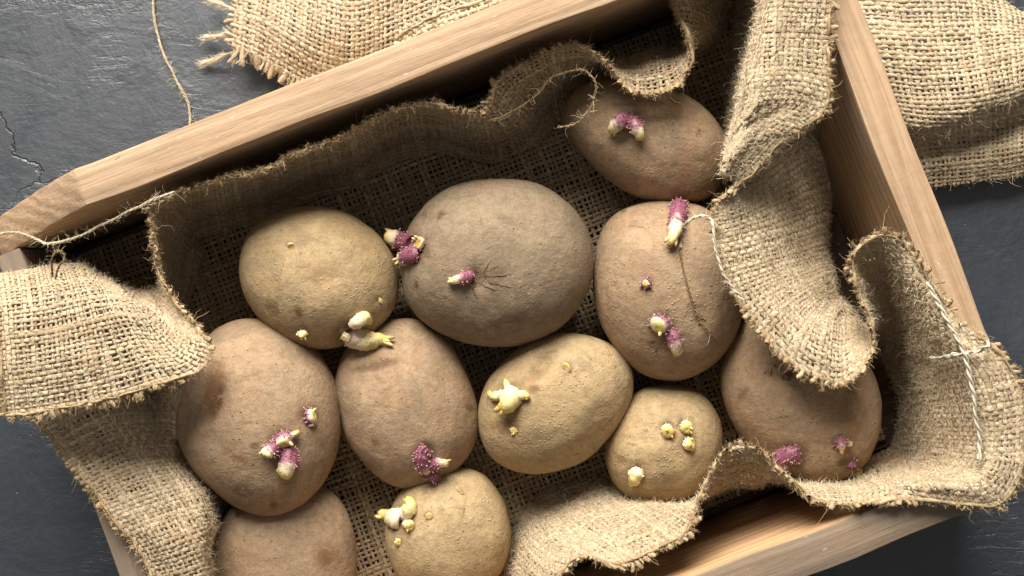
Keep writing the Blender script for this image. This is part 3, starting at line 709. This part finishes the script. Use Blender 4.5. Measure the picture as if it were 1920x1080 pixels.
def sprout(p, path, r, style='purple', nubs=24, tipk=.35, leaves=3, fat=.5):
    """path of (px,py,lift mm); r is the radius in photo pixels"""
    pts = []
    s_mm = .31e-3
    for i, (x, y, l) in enumerate(path):
        P, N, q = on_skin(p, x, y)
        off = math.hypot(q[0] - x, q[1] - y)
        if off > 6 and pts: pts.append(W(x, y, pts[-1][2] - .0006)); continue
        if N[2] < .45: N = nrm(N + np.array([0, 0, .6]))
        Q = P + N * l * .001
        if pts or l: Q = W(x, y, Q[2])
        pts.append(Q)
    # darken the skin in a ring round the sprout base
    at = p['o'].data.attributes['mark'].data
    near = np.hypot(p['px'][:, 0] - path[0][0], p['px'][:, 1] - path[0][1]) / r
    for k in np.nonzero(near < 1.7)[0]:
        i = int(p['idx'][k]); at[i].value = max(at[i].value, .7 * min(1, 1.7 - near[k]))
    P = cr(pts, 18); s = np.linspace(0, 1, 18)
    prof = np.interp(s, [0, .12, fat, .82, .94, 1], [.78, 1.0, 1.05, .45 + tipk, .30 + .6 * tipk, .06])
    rr = .92 * r * s_mm * prof
    V, F, uv = single_tube(P, rr, 12)
    nseg = 18
    ctr = np.repeat(P, 12, 0); dr = V - ctr
    lum = 1 + .24 * vnoise(V * 1.0, 1500, int(rng.integers(1e6)), 2)
    V = ctr + dr * lum[:, None]
    # close both ends
    V = np.concatenate([V, P[:1], P[-1:] + (P[-1] - P[-2]) * .3]); n0 = len(V)
    caps = [[k, (k + 1) % 12, n0 - 2, n0 - 2] for k in range(12)] + [[(nseg - 1) * 12 + (k + 1) % 12, (nseg - 1) * 12 + k, n0 - 1, n0 - 1] for k in range(12)]
    C = pal(style, np.clip(np.repeat(s, 12) + rng.normal(0, .04, 18 * 12), 0, 1)); C = np.concatenate([C, C[:1], C[-1:]])
    bmf = np.concatenate([F, np.array([[a, b, c, c] for a, b, c, _ in caps])])
    me_F = bmf
    o = tri_mesh('sprout', V - p['c'], me_F, M['sprout'], p['o'], C)
    # root nubs and scale leaves
    NV, NF, NC = [], [], []; n1 = 0
    def blob(base, d, ln, rd, c0, c1):
        nonlocal n1
        d = nrm(d); a = nrm(np.cross(d, [.3, .5, .81])); b = np.cross(d, a)
        k = 6; ring = []
        for f, w in ((0, .9), (.45, 1.0), (.8, .75), (1.0, .2)):
            for j in range(k):
                t_ = 2 * math.pi * j / k; NV.append(base + d * ln * f + (a * math.cos(t_) + b * math.sin(t_)) * rd * w); NC.append(c0 * (1 - f) + c1 * f)
        for q in range(3):
            for j in range(k): NF.append([n1 + q * k + j, n1 + q * k + (j + 1) % k, n1 + (q + 1) * k + (j + 1) % k, n1 + (q + 1) * k + j])
        NF.append([n1 + 3 * k, n1 + 3 * k + 1, n1 + 3 * k + 2, n1 + 3 * k + 3]); NF.append([n1 + 3 * k, n1 + 3 * k + 3, n1 + 3 * k + 4, n1 + 3 * k + 5])
        n1 += 4 * k
    for k in range(int(nubs * 1.7)):
        lim = .62 if style != 'deep' else .85
        i = int(np.clip(rng.random() ** 1.2 * lim * 18, 0, 16)); j = int(rng.integers(12)); v = V[i * 12 + j]; d = nrm(v - P[i]) + rng.normal(0, .25, 3)
        if style == 'yellow': c0, c1, ln, rd = WHT * .8, WHT, rng.uniform(.0004, .0010), .0004
        else: c0, c1, ln, rd = (PUR if rng.random() < .5 else MAG), (PINK if rng.random() < .85 else WHT * .85), rng.uniform(.0006, .0022), rng.uniform(.00024, .00044)
        blob(v - nrm(d) * .0002, d, ln, rd, c0, c1)
    T = nrm(P[-1] - P[-3])
    for k in range(leaves):
        a = rng.normal(0, 1, 3); a = nrm(a - T * (a @ T)); base = P[14] + a * rr[14] * .7
        blob(base, T + a * .35, r * s_mm * rng.uniform(.5, .95), r * s_mm * .20, pal(style, np.array(.85)), (BRN if rng.random() < .5 else CREAM) * .95)
    if NV: tri_mesh('root_nubs', np.array(NV) - p['c'], np.array(NF), M['sprout'], o, np.array(NC), stuff=True)
    return o
def tri_mesh(name, V, F, mat, parent, C, stuff=False):
    F = np.asarray(F); dg = F[:, 2] == F[:, 3]
    T = np.concatenate([F[dg][:, :3], F[~dg][:, [0, 1, 2]], F[~dg][:, [0, 2, 3]]])
    o = make_mesh(name, V, T, mat, parent, attrs={'tint': C})
    if stuff: tag(o, kind='stuff')
    return o
def scab(p, lines, w=.9):
    """cracked, corky marks lying on the skin; lines of pixel points"""
    for L in lines:
        P = np.array([on_skin(p, x, y)[0] + on_skin(p, x, y)[1] * .00005 for x, y in L]); P = cr(P, 14) if len(P) > 2 else np.linspace(P[0], P[1], 14)
        P = P + rng.normal(0, .00022, P.shape) * np.array([1, 1, .2])
        r = .00035 * w * np.interp(np.linspace(0, 1, 14), [0, .3, .8, 1], [.3, 1, .8, .1]) * rng.uniform(.6, 1.4, 14)
        V, F, _ = single_tube(P, r, 6); make_mesh('skin_crack', V - p['c'], F, M['scab'], p['o'])

yellow = dict(a=(.33, .226, .116), b=(.435, .315, .170), dust=(.375, .28, .160), blush=(.39, .245, .11))
brown = dict(a=(.28, .182, .108), b=(.365, .248, .150), dust=(.335, .245, .156), blush=(.375, .212, .122))
grey = dict(a=(.208, .150, .094), b=(.268, .198, .126), dust=(.255, .196, .134), blush=(.28, .185, .115))
mp = lambda n, d, pim, s: mat_potato('potato_skin_' + n, pimple=pim, seed=s, **d)
O1 = [(451,500),(465,440),(510,402),(575,387),(640,395),(700,432),(738,480),(748,530),(738,580),(700,625),(650,648),(595,656),(540,640),(490,600),(460,555)]
O2 = [(752,490),(765,430),(800,380),(860,345),(935,335),(1010,345),(1070,385),(1103,435),(1112,500),(1095,560),(1050,615),(985,645),(915,650),(850,635),(795,605),(762,560)]
O3 = [(1055,215),(1075,172),(1120,150),(1190,150),(1260,168),(1310,195),(1345,235),(1365,285),(1355,340),(1325,372),(1270,387),(1210,375),(1150,345),(1095,295),(1065,250)]
O4 = [(1112,520),(1122,450),(1150,405),(1200,382),(1260,375),(1320,390),(1360,430),(1382,490),(1390,560),(1382,620),(1350,670),(1300,705),(1250,714),(1195,695),(1150,650),(1120,590)]
O5 = [(333,800),(345,730),(375,650),(420,608),(475,597),(540,615),(595,660),(628,715),(639,780),(630,850),(600,915),(555,955),(505,967),(450,950),(400,910),(355,860)]
O6 = [(628,720),(645,660),(680,620),(730,600),(780,598),(830,625),(865,680),(890,740),(897,800),(880,850),(840,890),(790,912),(745,912),(700,885),(655,830),(635,780)]
O7 = [(897,775),(910,720),(940,680),(990,640),(1050,624),(1110,630),(1160,655),(1186,700),(1180,760),(1150,815),(1100,860),(1040,883),(985,888),(930,865),(903,825)]
O8 = [(1135,860),(1140,810),(1165,760),(1205,730),(1255,722),(1305,733),(1340,765),(1355,810),(1348,860),(1320,905),(1280,935),(1235,945),(1185,935),(1150,905)]
O9 = [(1352,720),(1365,650),(1395,590),(1440,560),(1510,570),(1570,610),(1615,660),(1640,720),(1646,780),(1632,840),(1600,885),(1550,912),(1500,914),(1455,890),(1415,850),(1375,795)]
O10 = [(722,1010),(730,960),(760,910),(805,880),(855,876),(905,890),(940,930),(957,985),(952,1040),(930,1085),(890,1115),(835,1125),(780,1110),(740,1070)]
O11 = [(385,1060),(400,1000),(430,955),(480,920),(540,905),(600,910),(645,950),(666,1010),(668,1070),(650,1130),(600,1170),(530,1180),(455,1165),(405,1120)]
p1 = potato(O1, 5.8, 3.7, mp('straw', yellow, .7, 1.0), 'straw yellow potato with cream sprouts, leftmost in the upper row', 11, dents=[(655, 626, 16, 1.2), (568, 624, 10, 1.0), (600, 510, 30, .5), (545, 462, 9, .8), (710, 562, 9, .6)], marks=[(512, 575, 20, 12, 40, .6)], rusts=[(585, 515, 22, 14, 20, .35), (560, 585, 7, 14, -20, .9), (588, 580, 4, 9, 0, .8), (566, 645, 30, 10, 10, .4), (610, 512, 40, 30, 0, .3)])
p2 = potato(O2, 5.8, 4.1, mp('earthy', grey, .35, 2.3), 'largest earthy brown potato with a cracked scar in the middle', 12, dents=[(782, 465, 20, 1.6), (886, 518, 12, 1.2), (800, 410, 22, 1.0), (895, 520, 26, 1.6), (775, 500, 30, .8)], marks=[(826, 405, 8, 12, 20, .8), (794, 402, 4, 10, 10, .8), (780, 530, 5, 12, 0, .9), (908, 526, 30, 13, 10, .85), (930, 515, 16, 16, 0, .5), (960, 600, 60, 12, -12, .4), (870, 600, 40, 8, 10, .3)])
p3 = potato(O3, 5.0, 3.2, mp('tan_oval', brown, .4, 3.7), 'oval brown potato half in shade below the far burlap fold', 13, dents=[(1180, 228, 16, 1.2), (1170, 255, 30, .8)], rusts=[(1310, 310, 40, 30, 20, .3)], marks=[(1310, 248, 3, 9, 20, .8)])  # skin takes the common brown colours
p4 = potato(O4, 5.3, 3.8, mp('tan', brown, .8, 4.9), 'tan potato with dry stalk and upright purple sprout, beside burlap twist', 14, dents=[(1245, 640, 30, 1.2), (1310, 600, 22, 1.0), (1212, 532, 12, .6)], marks=[(1312, 600, 14, 8, 20, .5), (1240, 650, 34, 10, 10, .45), (1165, 400, 4, 12, 50, .8)], rusts=[(1200, 500, 50, 30, 20, .25), (1215, 545, 16, 8, 0, .5)])
p5 = potato(O5, 5.9, 4.2, mp('ruddy', brown, .4, 6.1), 'large brown potato with dark reddish bruise, under left burlap flap', 15, dents=[(584, 781, 14, 1.2), (530, 838, 22, 1.6), (400, 740, 34, 2.4), (520, 850, 40, 1.0), (515, 945, 10, .8)], marks=[(405, 750, 11, 40, 12, .95), (455, 920, 24, 14, 20, .45), (478, 835, 9, 7, 0, .8), (467, 705, 30, 5, -20, .45), (513, 947, 8, 8, 0, .7)], rusts=[(400, 735, 22, 55, 12, .9), (440, 852, 26, 9, 32, .95), (520, 658, 3, 5, 0, .8)])
p6 = potato(O6, 4.9, 3.4, mp('pinkish', brown, .25, 7.3), 'pinkish brown potato with purple sprout cluster at its lower edge', 16, dents=[(797, 862, 20, 1.6), (700, 685, 34, 1.8), (800, 860, 24, .8)], marks=[(703, 684, 48, 10, -12, .7), (704, 828, 8, 8, 0, .5), (880, 765, 10, 7, 20, .6)], rusts=[(860, 705, 20, 3, 30, .5), (650, 830, 12, 20, 0, .4)])
p7 = potato(O7, 5.1, 3.6, mp('golden', yellow, 1.0, 8.8), 'golden yellow potato with a deep crease and star shaped cream sprout', 17, dents=[(1005, 700, 20, 3.4), (1025, 675, 17, 2.6), (985, 722, 18, 2.4), (1036, 652, 14, 1.2), (945, 790, 26, 1.8), (1120, 800, 40, 1.6), (1140, 770, 26, 1.0)], marks=[(1000, 728, 14, 8, 0, .75), (950, 795, 10, 12, 0, .35)], rusts=[(1012, 690, 14, 38, 38, .45), (945, 800, 30, 22, 10, .65), (1110, 810, 36, 16, -30, .3)])
p8 = potato(O8, 4.7, 3.2, mp('small_golden', yellow, 1.3, 9.4), 'smallest golden potato with four stubby yellow buds', 18, dents=[(1252, 805, 12, 1.0), (1285, 799, 12, 1.0), (1290, 832, 12, 1.0), (1194, 886, 14, 1.2), (1195, 905, 18, .7)], marks=[(1235, 896, 30, 12, 0, .35)], rusts=[(1265, 818, 26, 10, 10, .45), (1166, 862, 10, 8, 0, .6), (1235, 925, 30, 12, -10, .3)])
p9 = potato(O9, 5.3, 3.8, mp('rust', brown, .25, 10.6), 'long brown potato partly hidden by the burlap fold at right', 19, dents=[(1606, 874, 14, 1.2), (1475, 862, 26, 1.4), (1590, 840, 18, .8), (1462, 700, 20, .8)], marks=[(1475, 703, 14, 10, 0, .95), (1450, 695, 16, 14, 10, .5), (1582, 866, 14, 8, -20, .8), (1490, 868, 24, 14, 0, .5), (1392, 740, 8, 20, 40, .5)], rusts=[(1440, 670, 40, 50, 0, .35), (1600, 790, 26, 60, 0, .45), (1460, 820, 30, 20, 0, .3)])
p10 = potato(O10, 4.7, 3.2, mp('buff', yellow, .7, 11.5), 'buff potato cut by the lower frame edge, yellow two pronged sprout', 20, dents=[(755, 975, 18, 1.6), (765, 965, 20, 1.0), (865, 960, 14, .8), (880, 920, 12, .6)], marks=[(868, 960, 4, 30, 12, .35), (862, 915, 3, 20, -30, .35)])
p11 = potato(O11, 4.5, 2.9, mp('dusky', brown, .3, 12.9), 'dusky brown unsprouted potato in the lower left corner, beneath another', 21, marks=[(610, 1045, 16, 20, 0, .7), (445, 965, 6, 5, 0, .8)], rusts=[(610, 1045, 26, 30, 0, .5), (450, 1050, 40, 20, 0, .3)])

# sprouts: path in photo pixels with lift off the skin in mm
sprout(p1, [(568, 622, 0), (568, 627, 2.2), (569, 632, 4.2)], 10, 'yellow', 12, .5, 3)
sprout(p1, [(660, 608, 0), (672, 602, 3), (684, 594, 4.5), (690, 601, 4), (688, 608, 3)], 13, 'yellow', 8, .15, 1, .35)
sprout(p1, [(652, 622, 0), (650, 628, 2.5), (648, 634, 4)], 12, 'yellow', 10, .6, 2)
sprout(p1, [(652, 626, 2), (672, 634, 9), (692, 638, 9), (714, 637, 9), (732, 641, 9)], 22, 'yellow', 8, .02, 4, .42)
sprout(p1, [(545, 460, 0), (545, 461, 1.2)], 6, 'yellow', 3, .6, 0)
sprout(p1, [(710, 561, 0), (711, 563, 1.2)], 5, 'yellow', 3, .6, 0)
sprout(p2, [(776, 456, 0), (752, 452, 4), (735, 445, 6), (720, 440, 6)], 17, 'purple', 50, .4, 2)
sprout(p2, [(790, 456, 0), (786, 455, 3.5), (783, 454, 6.5)], 13, 'purple', 34, .5, 2)
sprout(p2, [(788, 474, 0), (770, 478, 4), (755, 486, 5), (744, 492, 5)], 16, 'purple', 46, .3, 3)
sprout(p2, [(887, 517, 0), (872, 521, 2.5), (858, 524, 3), (838, 530, 2)], 12, 'purple', 18, .1, 3, .45)
scab(p2, [[(900, 520), (930, 518), (958, 516)], [(905, 512), (912, 500), (920, 485)], [(898, 530), (915, 540), (938, 548)], [(905, 525), (925, 532), (960, 538)], [(893, 528), (890, 545), (900, 560)], [(915, 508), (935, 500)], [(778, 522), (783, 530), (779, 540)]], .85)
sprout(p3, [(1182, 226, 0), (1166, 225, 5), (1154, 236, 5), (1143, 250, 2.5)], 14, 'purple', 30, .3, 2)
sprout(p3, [(1176, 224, 0), (1190, 232, 5), (1197, 246, 5), (1203, 264, 3)], 13, 'purple', 40, .35, 3)
sprout(p4, [(1274, 382, 1), (1272, 398, 4), (1269, 418, 6), (1264, 440, 6), (1254, 464, 4)], 17, 'purple', 90, .18, 3, .4)
sprout(p4, [(1214, 530, 0), (1212, 531, 1.6), (1210, 532, 4.2)], 10, 'deep', 26, .35, 1)
sprout(p4, [(1240, 606, 0), (1236, 610, 3.5), (1232, 616, 7)], 19, 'cap', 44, .35, 1)
sprout(p4, [(1254, 620, 0), (1262, 632, 3.5), (1267, 650, 5), (1272, 668, 3.5)], 13, 'purple', 36, .35, 3)
sprout(p5, [(580, 780, 0), (585, 780, 3), (591, 778, 6.0)], 16, 'cap', 50, .4, 1)
sprout(p5, [(530, 822, 0), (532, 828, 4), (535, 836, 7.5)], 18, 'cap', 56, .35, 1)
sprout(p5, [(520, 838, 0), (510, 842, 3), (503, 848, 4.5), (497, 856, 4)], 14, 'purple', 40, .5, 2)
sprout(p5, [(540, 842, 0), (541, 858, 3.5), (538, 876, 5), (534, 898, 4)], 17, 'purple', 56, .5, 3)
sprout(p5, [(540, 818, 0), (552, 814, 2.5), (562, 809, 3.5)], 6, 'yellow', 4, .2, 2)
sprout(p6, [(798, 838, 0), (792, 850, 3), (793, 868, 3.5), (802, 888, 3)], 14, 'deep', 110, .5, 1)
sprout(p6, [(800, 872, 0), (815, 870, 3.5), (828, 868, 4.5), (843, 868, 4.5)], 12, 'purple', 50, .15, 3, .4)
sprout(p6, [(800, 884, 0), (811, 892, 3), (820, 900, 3.5), (828, 910, 3)], 11, 'purple', 40, .15, 3, .4)
sprout(p7, [(960, 742, 0), (957, 748, 4), (952, 758, 6), (944, 772, 4.5)], 22, 'yellow', 8, .25, 4, .42)
sprout(p7, [(950, 742, 0), (936, 742, 3), (924, 743, 4), (914, 735, 4.5)], 10, 'yellow', 3, .1, 1)
sprout(p7, [(960, 738, 0), (954, 728, 3), (949, 718, 4), (946, 710, 4)], 7, 'yellow', 3, .1, 1)
sprout(p7, [(966, 742, 0), (978, 741, 3), (986, 742, 3.5), (992, 747, 3)], 9, 'yellow', 4, .2, 2)
sprout(p7, [(963, 805, 0), (964, 808, 2)], 7, 'yellow', 6, .6, 2)
sprout(p7, [(1062, 690, 0), (1061, 690, 1)], 9, 'yellow', 8, .7, 0)
for a, b, c in (((1252, 803), (1252, 808), (1253, 814)), ((1284, 796), (1287, 801), (1288, 806)), ((1288, 832), (1293, 833), (1300, 832))):
    sprout(p8, [(*a, 0), (*b, 2.6), (*c, 5)], 12, 'yellow', 14, .55, 2)
sprout(p8, [(1194, 884, 0), (1193, 889, 3), (1190, 898, 4.5), (1182, 911, 2.5)], 15, 'yellow', 16, .2, 2, .4)
sprout(p9, [(1496, 846, 0), (1484, 852, 3), (1470, 858, 5), (1454, 866, 5)], 17, 'deep', 80, .7, 1)
sprout(p9, [(1574, 830, 0), (1577, 833, 3), (1579, 848, 3)], 11, 'purple', 30, .1, 2, .3)
sprout(p9, [(1577, 830, 0), (1588, 831, 2.5), (1598, 834, 2.5)], 7, 'purple', 14, .3, 1)
sprout(p9, [(1597, 866, 0), (1601, 876, 4), (1606, 892, 6)], 13, 'purple', 46, .5, 2)
scab(p9, [[(1448, 690), (1446, 700), (1440, 708)], [(1450, 688), (1456, 686)], [(1436, 695), (1434, 700)], [(1466, 700), (1476, 696), (1486, 702), (1480, 712), (1468, 710), (1466, 702)], [(1570, 870), (1582, 866), (1592, 868)]], 1.1)
scab(p4, [[(1235, 650), (1228, 660), (1218, 668)], [(1228, 640), (1215, 643)], [(1255, 640), (1262, 655)], [(1304, 604), (1314, 598), (1330, 602)], [(1310, 610), (1320, 606)]], .8)
scab(p10, [[(870, 930), (872, 960), (866, 985)], [(852, 912), (862, 925), (875, 926)]], .55)
sprout(p10, [(752, 975, 0), (742, 972, 4), (728, 967, 6), (708, 960, 6.5)], 20, 'yellow', 8, .1, 2, .3)
sprout(p10, [(758, 968, 0), (766, 958, 4), (770, 946, 5.5), (764, 932, 6)], 14, 'yellow', 8, .25, 2)
sprout(p10, [(762, 980, 0), (768, 985, 3), (770, 990, 4)], 10, 'yellow', 8, .6, 1)
sprout(p10, [(803, 967, 0), (804, 969, 1.8)], 7, 'yellow', 4, .6, 0)
sprout(p10, [(747, 1016, 0), (748, 1018, 1.8)], 7, 'yellow', 6, .6, 0)

# ------------------------------------------------------------ strings and threads
CL = np.concatenate(cloud)
def top_z(x, y, r=9):
    d = (CL[:, 0] - x) ** 2 + (CL[:, 1] - y) ** 2; k = d < r * r
    return CL[k, 2].max() if k.any() else 0.0
def twine(name, pts, r, mat, label, fz=160, strands=3, cat='string', lift=0.0):
    P = np.array([W(x, y, (top_z(x, y) + r * 1.1 + lift) if z is None else z * .01) for x, y, z in pts])
    n = max(40, int(np.linalg.norm(np.diff(P, axis=0), axis=1).sum() / .0009)); C = cr(P, n)
    C = C + np.stack([snoise(n, 9, r * .5) for _ in range(3)], 1) * np.array([1, 1, .25])
    T = nrm(np.gradient(C, axis=0)); Bn = nrm(np.cross(T, [0.1, 0.05, 1])); Nn = np.cross(Bn, T)
    s = np.concatenate([[0], np.cumsum(np.linalg.norm(np.diff(C, axis=0), axis=1))])
    Vs, Fs, Us, Ts = [], [], [], []; off = 0; loose = 1 + np.abs(snoise(n, 14, .28))
    for k in range(strands):
        ph = s / (r * 7.5) * 2 * math.pi / 1.6 + k * 2 * math.pi / strands
        Q = C + (Bn * np.cos(ph)[:, None] + Nn * np.sin(ph)[:, None]) * (r * .5 * loose)[:, None]
        V, F, uv = single_tube(Q, r * .58 * (1 + snoise(n, 4, .10)), 6); Vs.append(V); Fs.append(F + off); Us.append(uv + k * .3); off += len(V)
        Ts.append(np.clip(np.repeat(.6 + snoise(n, 6, .22), 6), 0, 1))
    base = C[n // 2].copy(); base = C[np.argmin(C[:, 2])].copy()
    o = make_mesh(name, np.concatenate(Vs) - base, np.concatenate(Fs), M[mat], attrs={'tone': np.concatenate(Ts)}, uv=np.concatenate(Us)); o.location = base
    tag(o, label, cat)
    i = rng.integers(0, n, fz)
    V, F = fibres(C[i] - base + rng.normal(0, r * .5, (fz, 3)), T[i] * rng.choice([-1, 1], (fz, 1)) * .8 + rng.normal(0, .6, (fz, 3)), rng.uniform(.002, .009, fz), rng.uniform(.00004, .00008, fz), 4, .9)
    tag(make_mesh('loose_fibres', V, F, M['fuzz'], o, smooth=False), kind='stuff')
    return o
twine('jute_string', [(284, -60, .2), (287, 0, .2), (290, 42, .22), (305, 95, .25), (322, 135, .22), (342, 172, .2), (356, 205, .2), (354, 245, .2), (350, 275, .2)], .00075, 'twine', 'jute string lying on the dark table, running under the crate', 220)
twine('jute_string', [(-40, 452, 8.9), (0, 440, 9.25), (40, 438, 9.6), (72, 450, 10.1), (105, 457, 10.4), (150, 443, 10.8), (200, 418, 11.2), (245, 395, 11.5), (285, 376, 11.6), (330, 360, 11.6)], .00075, 'twine', 'pale jute string stretched across the crate\'s far left corner', 240)
twine('thread_loop', [(98, 520, 12.0), (97, 500, 12.6), (98, 482, 13), (106, 470, 13.1), (119, 474, 13), (120, 486, 12.9), (110, 500, 12.6), (103, 522, 12.1)], .00055, 'twine_dark', 'small standing thread loop behind the bright left flap', 30, 2, 'thread')
twine('white_thread', [(1738, 528, None), (1752, 560, None), (1772, 592, None), (1792, 628, None), (1806, 665, None), (1818, 705, None), (1826, 745, None), (1831, 790, None), (1836, 830, None), (1840, 862, None)], .0011, 'twine_pale', 'long white thread trailing over the burlap in the near right corner', 90, 2, 'thread', .0016)
twine('white_thread', [(1744, 671, None), (1775, 668, None), (1806, 664, None), (1838, 657, None), (1850, 644, None), (1846, 626, None), (1828, 613, None), (1802, 610, None)], .0009, 'twine_pale', 'short looped white thread crossing the long one', 60, 2, 'thread', .0022)
twine('brown_thread', [(925, 228, 9.4), (960, 210, 9.4), (1000, 182, 9.5), (1030, 152, 9.8), (1058, 136, 10.1), (1090, 133, 10.6), (1112, 150, 11), (1116, 175, 11.0), (1106, 205, 10.8), (1085, 228, 10.6), (1045, 240, 10.3)], .00055, 'twine_dark', 'curling brown thread hanging from the far burlap edge', 120, 2, 'thread')
twine('fuzzy_thread', [(1274, 462, None), (1277, 440, None), (1287, 420, 10.4), (1305, 409, 10.9), (1330, 407, 11.4), (1340, 425, 11.9), (1341, 460, 11.9), (1352, 500, 11.9), (1370, 532, 11.9), (1392, 560, 12.0)], .0008, 'twine_pale', 'pale fuzzy thread looping from the right burlap edge over a potato', 160, 2, 'thread')
twine('dry_stalk', [(1274, 462, None), (1280, 500, None), (1290, 540, None), (1300, 572, None), (1310, 597, None), (1330, 625, None), (1352, 654, None)], .0005, 'twine_dark', 'dry brown stalk lying across the tan potato', 24, 2, 'stalk', .0002)
